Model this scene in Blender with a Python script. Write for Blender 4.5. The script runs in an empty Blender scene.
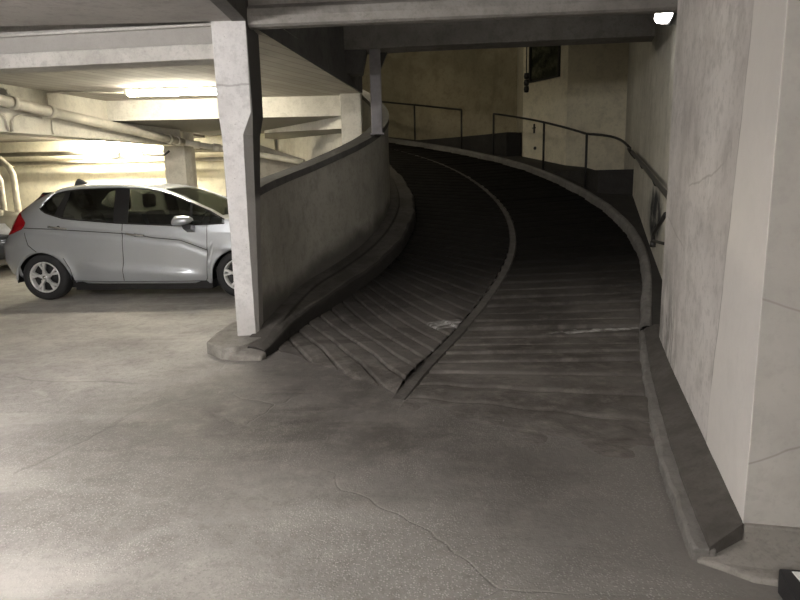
import bpy, bmesh, math, random
import numpy as np
from mathutils import Vector, Matrix
random.seed(7)
PI = math.pi
scene = bpy.context.scene
COL = scene.collection

# ------------------------------------------------------------------ helpers
def smooth01(a, b, x):
    t = min(1.0, max(0.0, (x - a) / (b - a)))
    return t * t * (3 - 2 * t)

def lerp(a, b, t): return a + (b - a) * t

class MB:
    """collects geometry for ONE mesh object"""
    def __init__(s): s.v = []; s.f = []; s.sm = []
    def add(s, vs, fs, smooth=False):
        o = len(s.v); s.v += [tuple(p) for p in vs]
        for f in fs: s.f.append(tuple(i + o for i in f)); s.sm.append(smooth)
        return s
    def box(s, lo, hi, rot=0, org=None):
        x0, y0, z0 = lo; x1, y1, z1 = hi
        vs = [(x0,y0,z0),(x1,y0,z0),(x1,y1,z0),(x0,y1,z0),(x0,y0,z1),(x1,y0,z1),(x1,y1,z1),(x0,y1,z1)]
        if rot:
            c, n = math.cos(rot), math.sin(rot); ox, oy = org if org else ((x0+x1)/2, (y0+y1)/2)
            vs = [(ox + (x-ox)*c - (y-oy)*n, oy + (x-ox)*n + (y-oy)*c, z) for x, y, z in vs]
        return s.hexa(vs)
    def hexa(s, vs):
        return s.add(vs, [(0,3,2,1),(4,5,6,7),(0,1,5,4),(1,2,6,5),(2,3,7,6),(3,0,4,7)])
    def prism(s, poly, z0, z1):
        n = len(poly)
        if sum(poly[i][0]*poly[(i+1)%n][1]-poly[(i+1)%n][0]*poly[i][1] for i in range(n)) < 0: poly = poly[::-1]
        zt = z1 if hasattr(z1, '__len__') else [z1]*n
        vs = [(p[0],p[1],z0) for p in poly] + [(p[0],p[1],zt[i]) for i, p in enumerate(poly)]
        fs = [tuple(range(n))[::-1], tuple(range(n, 2*n))] + [(i,(i+1)%n,n+(i+1)%n,n+i) for i in range(n)]
        return s.add(vs, fs)
    def grid(s, rows, smooth=True, close=False):
        n = len(rows[0]); vs = [p for r in rows for p in r]; fs = []
        for i in range(len(rows)-1):
            for j in range(n if close else n-1):
                k = (j+1) % n
                fs.append((i*n+j, i*n+k, (i+1)*n+k, (i+1)*n+j))
        return s.add(vs, fs, smooth)
    def tube(s, pts, r, n=10, caps=True):
        pts = [Vector(p) for p in pts]; rows = []; up = None
        for i, p in enumerate(pts):
            t = (pts[min(i+1, len(pts)-1)] - pts[max(i-1, 0)]).normalized()
            if up is None:
                up = Vector((0,0,1)) if abs(t.z) < .9 else Vector((1,0,0))
            a = t.cross(up).normalized(); b = a.cross(t).normalized(); up = b
            rows.append([tuple(p + (a*math.cos(2*PI*k/n) + b*math.sin(2*PI*k/n))*r) for k in range(n)])
        o = len(s.v); s.grid(rows, True, True)
        if caps:
            s.f.append(tuple(o+k for k in range(n))); s.sm.append(False)
            e = o + (len(rows)-1)*n; s.f.append(tuple(e+k for k in range(n))[::-1]); s.sm.append(False)
        return s
    def lathe(s, prof, c, axis='y', n=40, a0=0, a1=2*PI):
        rows = []; full = abs(a1-a0-2*PI) < 1e-6
        for r, h in prof:
            row = []
            for k in range(n if full else n+1):
                a = a0 + (a1-a0)*k/n
                x, z = r*math.cos(a), r*math.sin(a)
                row.append((c[0]+x, c[1]+h, c[2]+z) if axis == 'y' else ((c[0]+x, c[1]+z, c[2]+h) if axis == 'z' else (c[0]+h, c[1]+x, c[2]+z)))
            rows.append(row)
        return s.grid(rows, True, full)
    def build(s, name, mat, parent=None, bevel=0, solid=0, weld=True):
        me = bpy.data.meshes.new(name); me.from_pydata(s.v, [], s.f)
        for p, q in zip(me.polygons, s.sm): p.use_smooth = q
        bm = bmesh.new(); bm.from_mesh(me)
        if weld: bmesh.ops.remove_doubles(bm, verts=bm.verts, dist=1e-5)
        bmesh.ops.recalc_face_normals(bm, faces=bm.faces)
        bm.to_mesh(me); bm.free()
        me.materials.append(mat)
        o = bpy.data.objects.new(name, me); COL.objects.link(o)
        if parent is not None: o.parent = parent
        if solid:
            m = o.modifiers.new('solid', 'SOLIDIFY'); m.thickness = solid; m.offset = -1
        if bevel:
            m = o.modifiers.new('bevel', 'BEVEL'); m.width = bevel; m.segments = 2; m.limit_method = 'ANGLE'
        return o

def tag(o, label, cat, group=None):
    o['label'] = label; o['category'] = cat
    if group: o['group'] = group
    return o
def thing(name, label, cat, loc=(0,0,0), rz=0, group=None):
    o = bpy.data.objects.new(name, None); COL.objects.link(o)
    o.location = loc; o.rotation_euler = (0,0,rz); o.empty_display_size = .1
    return tag(o, label, cat, group)
def struct(o, label=None, cat=None):
    o['kind'] = 'structure'
    if label: o['label'] = label
    if cat: o['category'] = cat
    return o

# ------------------------------------------------------------------ materials
class NT:
    def __init__(s, name):
        s.m = bpy.data.materials.new(name); s.m.use_nodes = True
        s.t = s.m.node_tree; s.n = s.t.nodes; s.b = s.n['Principled BSDF']; s.out = s.n['Material Output']
        s.pos = s.n.new('ShaderNodeNewGeometry').outputs['Position']
    def L(s, a, b): s.t.links.new(a, b)
    def node(s, typ, **kw):
        d = s.n.new(typ)
        for k, v in kw.items(): setattr(d, k, v)
        return d
    def put(s, sock, v):
        if hasattr(v, 'node'): s.L(v, sock)
        else: sock.default_value = v
    def math(s, op, a, b=0.0, c=None, clamp=False):
        d = s.node('ShaderNodeMath', operation=op, use_clamp=clamp)
        s.put(d.inputs[0], a); s.put(d.inputs[1], b)
        if c is not None: s.put(d.inputs[2], c)
        return d.outputs[0]
    def scale(s, v, sc, loc=(0,0,0)):
        d = s.node('ShaderNodeMapping'); s.L(v, d.inputs[0]); d.inputs[3].default_value = sc if hasattr(sc,'__len__') else (sc,)*3
        d.inputs[1].default_value = loc
        return d.outputs[0]
    def noise(s, scale, det=4, rough=.55, vec=None, dist=0.0):
        d = s.node('ShaderNodeTexNoise'); s.L(vec if vec is not None else s.pos, d.inputs['Vector'])
        d.inputs['Scale'].default_value = scale; d.inputs['Detail'].default_value = det
        d.inputs['Roughness'].default_value = rough; d.inputs['Distortion'].default_value = dist
        return d.outputs['Fac'], d.outputs['Color']
    def ramp(s, f, lo, hi, a=0.0, b=1.0):
        d = s.node('ShaderNodeMapRange', interpolation_type='SMOOTHSTEP'); s.put(d.inputs[0], f)
        d.inputs[1].default_value = lo; d.inputs[2].default_value = hi; d.inputs[3].default_value = a; d.inputs[4].default_value = b
        return d.outputs[0]
    def mix(s, f, a, b):
        d = s.node('ShaderNodeMix', data_type='RGBA'); s.put(d.inputs[0], f)
        for i, c in ((6, a), (7, b)):
            if hasattr(c, 'node'): s.L(c, d.inputs[i])
            else: d.inputs[i].default_value = (*c, 1)
        return d.outputs[2]
    def warp(s, amt, scale):
        _, c = s.noise(scale, 3)
        d = s.node('ShaderNodeVectorMath', operation='SUBTRACT'); s.L(c, d.inputs[0]); d.inputs[1].default_value = (.5,.5,.5)
        e = s.node('ShaderNodeVectorMath', operation='MULTIPLY_ADD'); s.L(d.outputs[0], e.inputs[0]); e.inputs[1].default_value = (amt,)*3; s.L(s.pos, e.inputs[2])
        return e.outputs[0]
    def crack(s, scale, width, warp=.5, wscale=1.2):
        d = s.node('ShaderNodeTexVoronoi', feature='DISTANCE_TO_EDGE'); s.L(s.warp(warp, wscale), d.inputs['Vector'])
        d.inputs['Scale'].default_value = scale
        return s.ramp(d.outputs['Distance'], 0, width*scale, 1, 0)
    def sep(s, v=None):
        d = s.node('ShaderNodeSeparateXYZ'); s.L(v if v is not None else s.pos, d.inputs[0]); return d.outputs
    def blob(s, c, r, warp=.25, wscale=5):
        """1 at c falling to 0 at r (r may be per axis), noisy edge"""
        v = s.warp(warp, wscale)
        d = s.node('ShaderNodeVectorMath', operation='SUBTRACT'); s.L(v, d.inputs[0]); d.inputs[1].default_value = c
        e = s.node('ShaderNodeVectorMath', operation='DIVIDE'); s.L(d.outputs[0], e.inputs[0]); e.inputs[1].default_value = r if hasattr(r,'__len__') else (r,)*3
        g = s.node('ShaderNodeVectorMath', operation='LENGTH'); s.L(e.outputs[0], g.inputs[0])
        return s.ramp(g.outputs['Value'], .45, 1, 1, 0)
    def line(s, p, q, w, warp=.1, wscale=3):
        """1 along the segment p-q in plan"""
        v = s.warp(warp, wscale); x, y, z = s.sep(v)
        dx, dy = q[0]-p[0], q[1]-p[1]; L = math.hypot(dx, dy); dx /= L; dy /= L
        a = s.math('ADD', s.math('MULTIPLY', s.math('SUBTRACT', x, p[0]), dx), s.math('MULTIPLY', s.math('SUBTRACT', y, p[1]), dy))
        b = s.math('ABSOLUTE', s.math('SUBTRACT', s.math('MULTIPLY', s.math('SUBTRACT', x, p[0]), dy), s.math('MULTIPLY', s.math('SUBTRACT', y, p[1]), dx)))
        e = s.math('MULTIPLY', s.ramp(a, -.02, .1), s.ramp(a, L-.1, L+.02, 1, 0))
        return s.math('MULTIPLY', e, s.ramp(b, w*.3, w, 1, 0))
    def fin(s, col, rough=.85, bump=None, bs=.3, bd=.01, spec=.3, metal=0.0):
        s.put(s.b.inputs['Base Color'], col if hasattr(col,'node') else (*col,1)); s.put(s.b.inputs['Roughness'], rough)
        s.b.inputs['Specular IOR Level'].default_value = spec; s.b.inputs['Metallic'].default_value = metal
        if bump is not None:
            d = s.node('ShaderNodeBump'); d.inputs['Strength'].default_value = bs; d.inputs['Distance'].default_value = bd
            s.L(bump, d.inputs['Height']); s.L(d.outputs[0], s.b.inputs['Normal'])
        return s.m

def concrete(name, c0, c1, stain=(.12,.11,.10), st=.35, scale=1.3, cr=0.0, streak=0.3, bs=.35, pits=.3, extra=None, rough=.9):
    n = NT(name)
    f1, _ = n.noise(scale, 6, .6); col = n.mix(n.ramp(f1, .32, .68), c1, c0)
    f2, _ = n.noise(scale*5, 5, .65); col = n.mix(n.math('MULTIPLY', n.ramp(f2, .46, .68), .5), col, tuple(.72*c for c in c1))
    f9, _ = n.noise(scale*22, 3, .7); col = n.mix(n.math('MULTIPLY', n.ramp(f9, .5, .66), .28), col, tuple(.6*c for c in c1))
    if streak:
        f3, _ = n.noise(1, 4, .6, n.scale(n.pos, (3.2, 3.2, .7))); col = n.mix(n.math('MULTIPLY', n.ramp(f3, .52, .78), streak), col, stain)
    f4, _ = n.noise(scale*.8, 5, .7, n.scale(n.pos, 1, (3,7,1))); col = n.mix(n.math('MULTIPLY', n.ramp(f4, .55, .75), st), col, stain)
    f5, _ = n.noise(38, 2, .5); pit = n.ramp(f5, .70, .76); col = n.mix(n.math('MULTIPLY', pit, pits), col, stain)
    h = n.math('MULTIPLY_ADD', f2, .6, n.math('MULTIPLY', f5, .25)); 
    if cr:
        k = n.crack(cr, .004); fm, _ = n.noise(.9, 2); k = n.math('MULTIPLY', k, n.ramp(fm, .45, .6)); col = n.mix(n.math('MULTIPLY', k, .55), col, stain)
        h = n.math('SUBTRACT', h, k)
    if extra: col = extra(n, col)
    return n.fin(col, rough, h, bs, .012)

def plain(name, c, rough=.5, metal=0.0, spec=.5, var=.12, sc=9):
    n = NT(name); f, _ = n.noise(sc, 4, .6)
    return n.fin(n.mix(n.ramp(f, .35, .7), tuple(x*(1-var) for x in c), tuple(min(1, x*(1+var)) for x in c)), rough, None, spec=spec, metal=metal)

def emit(name, c, st):
    n = NT(name); n.b.inputs['Base Color'].default_value = (.9,.9,.88,1)
    n.b.inputs['Emission Color'].default_value = (*c,1); n.b.inputs['Emission Strength'].default_value = st
    return n.m

# --- floor: worn trowelled concrete, tyre-dirt towards the ramp, aggregate showing in front
def ramp_base(n):
    f1, _ = n.noise(1.3, 6, .65); f2, _ = n.noise(7, 6, .7); f3, _ = n.noise(1, 5, .7, n.scale(n.pos, (1.2, 6, 1), (0,0,.2)))
    col = n.mix(n.ramp(f1, .34, .66), (.078,.071,.064), (.152,.140,.128))
    col = n.mix(n.math('MULTIPLY', n.ramp(f2, .46, .70), .55), col, (.215,.195,.175))
    col = n.mix(n.math('MULTIPLY', n.ramp(f3, .54, .70), .6), col, (.055,.048,.042))
    return col, f2
def floor_material():
    n = NT('floor_concrete'); x, y, z = n.sep()
    f1, _ = n.noise(.55, 6, .62, dist=.6); f2, _ = n.noise(2.6, 6, .65, dist=.3); f3, _ = n.noise(11, 4, .6)
    col = n.mix(n.ramp(f1, .36, .66), (.26,.248,.232), (.41,.393,.368))
    col = n.mix(n.math('MULTIPLY', n.ramp(f2, .42, .7), .55), col, (.27,.252,.235))
    f7, _ = n.noise(16, 5, .75); col = n.mix(n.math('MULTIPLY', n.ramp(f7, .48, .64), .38), col, (.15,.138,.125))
    f8, _ = n.noise(70, 3, .7); col = n.mix(n.math('MULTIPLY', n.ramp(f8, .52, .66), .35), col, (.11,.10,.09))
    f0, _ = n.noise(5.5, 5, .7, dist=.8); col = n.mix(n.math('MULTIPLY', n.ramp(f0, .5, .68), .32), col, (.50,.48,.45))
    # long swept patches across the bays
    f6, _ = n.noise(1, 5, .6, n.scale(n.pos, (.6, 2.6, 1), (0,0,3))); col = n.mix(n.math('MULTIPLY', n.ramp(f6, .5, .7), .55), col, (.53,.51,.47))
    # tyre dirt in the mouth of the ramp
    w = n.warp(.9, .9); wx, wy, wz = n.sep(w)
    along = n.math('ADD', n.math('MULTIPLY', wx, .34), n.math('MULTIPLY', wy, .94))
    lat = n.math('SUBTRACT', n.math('MULTIPLY', wx, .94), n.math('MULTIPLY', wy, .34))
    d = n.math('MULTIPLY', n.ramp(along, 1.3, 3.1), n.ramp(lat, -3.7, -2.3))
    col = n.mix(d, col, ramp_base(n)[0])
    d2 = n.math('MULTIPLY', n.ramp(lat, -1.4, .6), n.ramp(along, .5, 2.2))
    col = n.mix(n.math('MULTIPLY', d2, .7), col, (.15,.14,.128))
    # exposed aggregate
    v = n.node('ShaderNodeTexVoronoi'); n.L(n.pos, v.inputs['Vector']); v.inputs['Scale'].default_value = 95
    fm, _ = n.noise(.8, 4, .6); sp = n.math('MULTIPLY', n.ramp(v.outputs['Distance'], .24, .42, 1, 0), n.math('MULTIPLY', n.ramp(fm, .38, .58), n.ramp(y, 2.6, 5.4, 1, .2)))
    sx = n.sep(v.outputs['Color']); sp = n.math('MULTIPLY', sp, n.ramp(sx[0], .1, .5))
    col = n.mix(n.math('MULTIPLY', sp, n.math('MULTIPLY_ADD', d, -.36, .5)), col, (.66,.64,.60))
    k = n.crack(.38, .012, .9, 1.1); fk, _ = n.noise(.7, 2); k = n.math('MULTIPLY', k, n.ramp(fk, .46, .58)); col = n.mix(n.math('MULTIPLY', k, .16), col, (.12,.11,.10))
    for p, q in (((-1.9,2.95),(-1.62,3.95)), ((-3.0,4.6),(-1.9,4.35))):
        l = n.line(p, q, .018, .22, 2.2); k = n.math('MAXIMUM', k, l); col = n.mix(n.math('MULTIPLY', l, .4), col, (.12,.11,.10))
    h = n.math('SUBTRACT', n.math('MULTIPLY_ADD', f3, .35, n.math('MULTIPLY', sp, .35)), n.math('MULTIPLY', k, .35))
    h = n.math('ADD', h, n.math('ADD', n.math('MULTIPLY', f2, .8), n.math('MULTIPLY', f7, .5)))
    return n.fin(col, n.ramp(f2, .3, .7, .5, .72), h, .5, .016, .4)

def ramp_material():
    n = NT('ramp_concrete')
    col, f2 = ramp_base(n); f3, _ = n.noise(26, 3, .6)
    x, y, z = n.sep()
    # tyre rubber, and the light falling off up the climb painted into the colour
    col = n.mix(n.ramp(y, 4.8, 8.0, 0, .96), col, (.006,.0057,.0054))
    # white scuffs
    for c, r in (((.42,5.72,.06),(.22,.17,.3)), ((1.75,5.40,.05),(.6,.06,.3))):
        b = n.blob(c, r, .22, 7); fb, _ = n.noise(18, 3, .7, n.scale(n.pos, (.5, 2, 1))); b = n.math('MULTIPLY', b, n.ramp(fb, .42, .56)); col = n.mix(n.math('MULTIPLY', b, .85), col, (.55,.54,.52))
    return n.fin(col, n.ramp(f2, .3, .7, .75, .95), n.math('ADD', f2, n.math('MULTIPLY', f3, .4)), .5, .016, .05)

def board_material():
    n = NT('board_marked_concrete')
    a = math.radians(66); x, y, z = n.sep()
    u = n.math('SUBTRACT', n.math('MULTIPLY', x, math.sin(a)), n.math('MULTIPLY', y, math.cos(a)))
    fr = n.math('FRACT', n.math('MULTIPLY', u, 6.0)); ln = n.math('MAXIMUM', n.ramp(fr, 0, .1, 1, 0), n.ramp(fr, .9, 1))
    wn = n.node('ShaderNodeTexWhiteNoise', noise_dimensions='1D'); n.L(n.math('FLOOR', n.math('MULTIPLY', u, 6.0)), wn.inputs['W'])
    f1, _ = n.noise(1.4, 5, .6)
    col = n.mix(n.ramp(f1, .3, .7), (.40,.375,.33), (.52,.495,.44))
    col = n.mix(n.math('MULTIPLY', wn.outputs['Value'], .6), col, (.33,.30,.26)); col = n.mix(n.math('MULTIPLY', ln, .6), col, (.2,.18,.155))
    f2, _ = n.noise(9, 4, .6); col = n.mix(n.math('MULTIPLY', n.ramp(f2, .62, .74), .5), col, (.18,.165,.14))
    return n.fin(col, .9, n.math('MULTIPLY', ln, -1.0), .5, .01, .2)

NX, NY = 1.243, 2.161                       # the near corner of the right wall
WD = (.2707, .9627)                         # the way the right wall runs
def near_wall_extra(n, col):
    x, y, z = n.sep(n.warp(.07, 2.5))
    t = n.math('ADD', n.math('MULTIPLY', n.math('SUBTRACT', x, NX), WD[0]), n.math('MULTIPLY', n.math('SUBTRACT', y, NY), WD[1]))
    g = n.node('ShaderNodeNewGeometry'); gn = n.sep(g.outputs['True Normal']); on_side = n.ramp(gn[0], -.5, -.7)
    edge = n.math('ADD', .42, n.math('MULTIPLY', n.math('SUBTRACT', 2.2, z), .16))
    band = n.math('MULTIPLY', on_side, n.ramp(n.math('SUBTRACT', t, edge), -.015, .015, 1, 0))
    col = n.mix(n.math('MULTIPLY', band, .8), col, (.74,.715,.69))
    ck = n.math('MULTIPLY', on_side, n.ramp(n.math('ABSOLUTE', n.math('SUBTRACT', t, edge)), .002, .011, 1, 0))
    fk, _ = n.noise(2.2, 2); col = n.mix(n.math('MULTIPLY', ck, n.ramp(fk, .38, .6, .1, .6)), col, (.17,.155,.14))
    # slanting hair cracks, the scraped plaster low by the ramp, the grey soiling
    for (a, b, c, lo, hi) in ((-.35,.9,1.50,.75,1.75), (.5,1.2,.62,1.75,2.6)):
        l = n.math('ABSOLUTE', n.math('SUBTRACT', z, n.math('MULTIPLY_ADD', t, a*.35, c)))
        l = n.math('MULTIPLY', n.math('MULTIPLY', n.ramp(l, .002, .009, 1, 0), n.ramp(t, lo, lo+.1)), n.ramp(t, hi-.1, hi, 1, 0))
        col = n.mix(n.math('MULTIPLY', l, .4), col, (.25,.23,.21))
    scr = n.math('MULTIPLY', n.ramp(t, 1.5, 2.3), n.ramp(z, .9, .35))
    fs, _ = n.noise(1, 5, .7, n.scale(n.pos, (8, 8, 3))); col = n.mix(n.math('MULTIPLY', n.math('MULTIPLY', scr, n.ramp(fs, .44, .56)), .8), col, (.20,.19,.18))
    # front face: more olive, tone darkened to mimic weaker light, with two wandering cracks
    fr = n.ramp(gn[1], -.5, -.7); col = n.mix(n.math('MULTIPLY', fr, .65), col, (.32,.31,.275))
    for zc, sl in ((.95, -.35), (.36, .45)):
        l = n.math('ABSOLUTE', n.math('SUBTRACT', z, n.math('MULTIPLY_ADD', n.math('SUBTRACT', x, NX), sl, zc)))
        col = n.mix(n.math('MULTIPLY', n.math('MULTIPLY', n.ramp(l, .001, .006, 1, 0), fr), .5), col, (.2,.18,.16))
    return col
def far_wall_extra(n, col):
    b = n.blob((2.90,7.3,.88), (.5,1.0,.40), .3, 4); f, _ = n.noise(1, 5, .7, n.scale(n.pos, (5,5,4)))
    return n.mix(n.math('MULTIPLY', b, n.ramp(f, .30, .52, .45, 1)), col, (.018,.02,.024))
def inner_wall_extra(n, col):
    # splashed dirt along the foot (follows the climb of the ramp)
    x, y, z = n.sep(n.warp(.25, 2.2))
    base = n.math('MAXIMUM', n.math('MULTIPLY', n.math('SUBTRACT', y, 6.4), .2), 0.0)
    hgt = n.math('SUBTRACT', z, base)
    return n.mix(n.ramp(hgt, .27, .50, .85, 0), col, (.085,.08,.072))
def girder_extra(n, col):
    b = n.blob((-4.70,7.95,2.47), (.25,.22,.12), .35, 9)
    return n.mix(n.math('MULTIPLY', b, .9), col, (.03,.03,.028))
def kerb_extra(n, col):
    f, _ = n.noise(3.5, 5, .7); return n.mix(n.math('MULTIPLY', n.ramp(f, .42, .62), .55), col, (.05,.045,.04))
def pillar_extra(n, col):
    x, y, z = n.sep(n.warp(.05, 6))
    l = n.ramp(n.math('ABSOLUTE', n.math('SUBTRACT', z, 2.13)), .003, .012, 1, 0)
    col = n.mix(n.math('MULTIPLY', l, .55), col, (.2,.19,.18))
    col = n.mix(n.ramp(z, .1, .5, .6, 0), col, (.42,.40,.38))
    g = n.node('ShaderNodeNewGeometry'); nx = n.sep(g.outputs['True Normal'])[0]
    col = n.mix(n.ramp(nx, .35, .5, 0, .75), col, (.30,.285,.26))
    return n.mix(n.math('MULTIPLY', n.ramp(nx, .8, .95), n.ramp(z, 1.2, 1.3)), col, (.10,.095,.088))      # faces turned to the right are darker, most so higher up

M = {}
M['floor'] = floor_material()
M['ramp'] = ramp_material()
M['board'] = board_material()
M['near_wall'] = concrete('near_wall_plaster', (.70,.672,.655), (.50,.472,.46), (.24,.225,.215), .55, 1.0, 0, .18, .3, .25, near_wall_extra)
M['far_wall'] = concrete('far_wall_plaster', (.60,.575,.51), (.50,.48,.42), (.2,.19,.16), .35, 1.1, .5, .35, .3, .2, far_wall_extra)
M['cream_wall'] = concrete('cream_wall_plaster', (.66,.61,.47), (.58,.53,.41), (.22,.2,.15), .3, .8, 0, .2, .25, .15)
M['outer_wall'] = concrete('outer_wall_plaster', (.46,.40,.28), (.31,.275,.19), (.15,.13,.09), .5, .55, .4, .3, .4, .2)
M['inner_wall'] = concrete('inner_wall_plaster', (.43,.41,.36), (.35,.335,.29), (.12,.11,.095), .35, 1.2, 0, .15, .3, .25, inner_wall_extra)
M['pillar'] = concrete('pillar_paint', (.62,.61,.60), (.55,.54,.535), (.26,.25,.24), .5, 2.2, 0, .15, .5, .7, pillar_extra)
M['beam'] = concrete('beam_concrete', (.30,.285,.265), (.22,.205,.19), (.10,.09,.08), .4, 1.6, 0, .1, .45, .4)
M['dark_beam'] = concrete('dark_beam_concrete', (.15,.145,.135), (.11,.105,.10), (.05,.045,.04), .4, 1.6, 0, .1, .35, .3)  # one darker concrete tone for beams, coping and ramp ceilings
M['ceiling'] = concrete('ceiling_concrete', (.46,.44,.42), (.38,.36,.34), (.14,.13,.12), .35, .9, 0, 0, .3, .35)
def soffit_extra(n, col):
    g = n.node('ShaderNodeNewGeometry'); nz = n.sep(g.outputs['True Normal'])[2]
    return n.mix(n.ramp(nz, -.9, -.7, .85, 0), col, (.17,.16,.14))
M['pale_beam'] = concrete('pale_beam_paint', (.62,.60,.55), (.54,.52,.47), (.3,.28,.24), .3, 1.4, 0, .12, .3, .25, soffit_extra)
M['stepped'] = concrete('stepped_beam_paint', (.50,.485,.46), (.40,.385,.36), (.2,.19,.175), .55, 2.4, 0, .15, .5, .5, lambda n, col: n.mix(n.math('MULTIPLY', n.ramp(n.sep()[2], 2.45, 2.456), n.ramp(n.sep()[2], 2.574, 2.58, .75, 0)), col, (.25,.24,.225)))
M['girder'] = concrete('girder_paint', (.60,.575,.50), (.54,.515,.45), (.3,.28,.23), .25, 1.2, 0, .1, .25, .2, girder_extra)
M['soffit'] = concrete('soffit_concrete', (.33,.31,.27), (.27,.25,.22), (.15,.14,.12), .3, 1.1, 0, 0, .3, .3)
M['far_back'] = concrete('far_bay_paint', (.80,.765,.63), (.74,.705,.57), (.5,.46,.33), .2, .5, 0, .1, .15, .1)
M['kerb'] = concrete('kerb_concrete', (.115,.106,.096), (.082,.075,.068), (.06,.055,.048), .4, 2.4, 0, .1, .6, .5, kerb_extra)
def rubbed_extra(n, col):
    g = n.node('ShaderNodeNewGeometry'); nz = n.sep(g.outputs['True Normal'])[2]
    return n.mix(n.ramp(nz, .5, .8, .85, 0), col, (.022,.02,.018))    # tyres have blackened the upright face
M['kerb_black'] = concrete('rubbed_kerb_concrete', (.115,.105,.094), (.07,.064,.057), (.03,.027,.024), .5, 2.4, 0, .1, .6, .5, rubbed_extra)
M['kerb_pale'] = concrete('kerb_edge_concrete', (.21,.20,.187), (.145,.137,.126), (.08,.075,.068), .4, 2.4, 0, 0, .6, .5)
M['nose'] = concrete('chipped_kerb_concrete', (.30,.285,.26), (.20,.185,.165), (.09,.075,.06), .6, 3.2, 0, 0, .7, .6)
M['apron'] = concrete('apron_concrete', (.30,.28,.255), (.22,.205,.185), (.12,.11,.10), .4, 2.4, 0, 0, .6, .5)
M['landing'] = concrete('landing_concrete', (.045,.042,.038), (.03,.028,.026), (.04,.035,.03), .4, 1.8, 0, 0, .4, .3)
M['steel_post'] = plain('grey_steel_paint', (.27,.255,.265), .6)
M['rail'] = plain('black_rail_paint', (.018,.017,.016), .45)
M['handrail'] = plain('worn_handrail_paint', (.03,.028,.026), .4)
M['pipe'] = plain('pipe_paint', (.50,.47,.40), .5, var=.2, sc=4)
M['conduit'] = plain('conduit_paint', (.46,.43,.37), .5)
M['dark_conduit'] = plain('dark_conduit', (.05,.05,.05), .5)
M['door'] = concrete('door_paint', (.78,.72,.56), (.70,.645,.50), (.3,.27,.2), .25, .9, 0, .1, .12, .1, rough=.55)
M['black'] = plain('black_plastic', (.022,.022,.024), .5)
M['white_card'] = plain('white_label', (.75,.76,.74), .6, var=.04)
M['housing'] = plain('lamp_housing', (.55,.54,.5), .5)
M['tube_glow'] = emit('tube_glow', (1.0,.92,.74), 23)
M['far_glow'] = emit('far_tube_glow', (1.0,.91,.70), 75)
M['aisle_glow'] = emit('aisle_tube_glow', (1.0,.96,.935), 47)
M['aisle_back_glow'] = emit('aisle_back_tube_glow', (1.0,.96,.935), 33)
M['bulkhead_glow'] = emit('bulkhead_glow', (1.0,.97,.92), 3)
M['upper_glow'] = emit('upper_tube_glow', (1.0,.89,.66), 13)
# car
n = NT('silver_paint'); f, _ = n.noise(900, 1); M['silver'] = n.fin(n.mix(f, (.53,.56,.595), (.62,.65,.68)), .30, None, spec=.5, metal=.65); n.b.inputs['Coat Weight'].default_value = .6; n.b.inputs['Coat Roughness'].default_value = .06
n = NT('charcoal_paint'); f, _ = n.noise(900, 1); M['charcoal'] = n.fin(n.mix(f, (.02,.022,.025), (.035,.037,.04)), .3, None, spec=.5, metal=.4); n.b.inputs['Coat Weight'].default_value = .6
def glass(name, tint, alpha):
    n = NT(name); tr = n.node('ShaderNodeBsdfTransparent'); tr.inputs[0].default_value = (*tint,1)
    gl = n.node('ShaderNodeBsdfGlossy'); gl.inputs['Roughness'].default_value = .03; gl.inputs[0].default_value = (.9,.95,.92,1)
    fr = n.node('ShaderNodeFresnel'); fr.inputs[0].default_value = 1.5
    mx = n.node('ShaderNodeMixShader'); n.L(n.math('ADD', fr.outputs[0], alpha, clamp=True), mx.inputs[0]); n.L(tr.outputs[0], mx.inputs[1]); n.L(gl.outputs[0], mx.inputs[2])
    n.L(mx.outputs[0], n.out.inputs[0]); return n.m
M['side_glass'] = glass('tinted_side_glass', (.13,.14,.135), .03)
M['screen_glass'] = glass('windscreen_glass', (.62,.70,.62), .06)
n = NT('dark_pane_glass'); f, _ = n.noise(3, 4, .7); M['pane'] = n.fin(n.mix(n.ramp(f,.4,.7), (.03,.033,.022), (.15,.15,.10)), .10, None, spec=.7)  # paler patches in the colour imitate reflections in the pane
M['rubber'] = plain('tyre_rubber', (.018,.018,.019), .75)
M['alloy'] = plain('alloy_wheel', (.72,.72,.71), .35, .4)
M['trim'] = plain('black_trim', (.012,.012,.013), .35)
M['seam'] = plain('panel_gap', (.03,.032,.035), .6)
M['chrome'] = plain('chrome', (.75,.76,.77), .15, 1.0)
M['seat'] = plain('grey_seat_fabric', (.22,.21,.20), .9)
M['red_lens'] = plain('red_lens', (.30,.008,.012), .15)
M['clear_lens'] = plain('clear_lens', (.55,.57,.58), .12)

# ------------------------------------------------------------------ the path of the ramp
SK = np.linspace(0, 16, 9); DS = .05; SS = np.arange(0, 16.6, DS)
KK = [-.1449,-.01345,-.04367,.12296,.12358,.09381,.15886,.16742,.17751]
ZK = [0,0,0,.30989,.71736,1.14568,1.58697,2.00591,2.40851]
kk = np.interp(SS, SK, KK); phi = 1.42775 + np.concatenate([[0], np.cumsum(kk[:-1]*DS)])
px_ = -.48873 + np.concatenate([[0], np.cumsum(np.cos(phi[:-1])*DS)])
py_ = 2.01053 + np.concatenate([[0], np.cumsum(np.sin(phi[:-1])*DS)])
zz = np.interp(SS, SK, ZK); zz = np.where(SS > 16, 2.40851+(SS-16)*.2, zz)
zz = np.convolve(np.pad(zz, 16, mode='edge'), np.ones(33)/33, 'valid')
AF, AW, OB = 1.49, 1.868, 1.499
def PT(s, o, dz=0.0):
    a = float(np.interp(s, SS, phi)); x = float(np.interp(s, SS, px_)); y = float(np.interp(s, SS, py_)); z = float(np.interp(s, SS, zz))
    return (x + o*math.sin(a), y - o*math.cos(a), z + dz)
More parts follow.
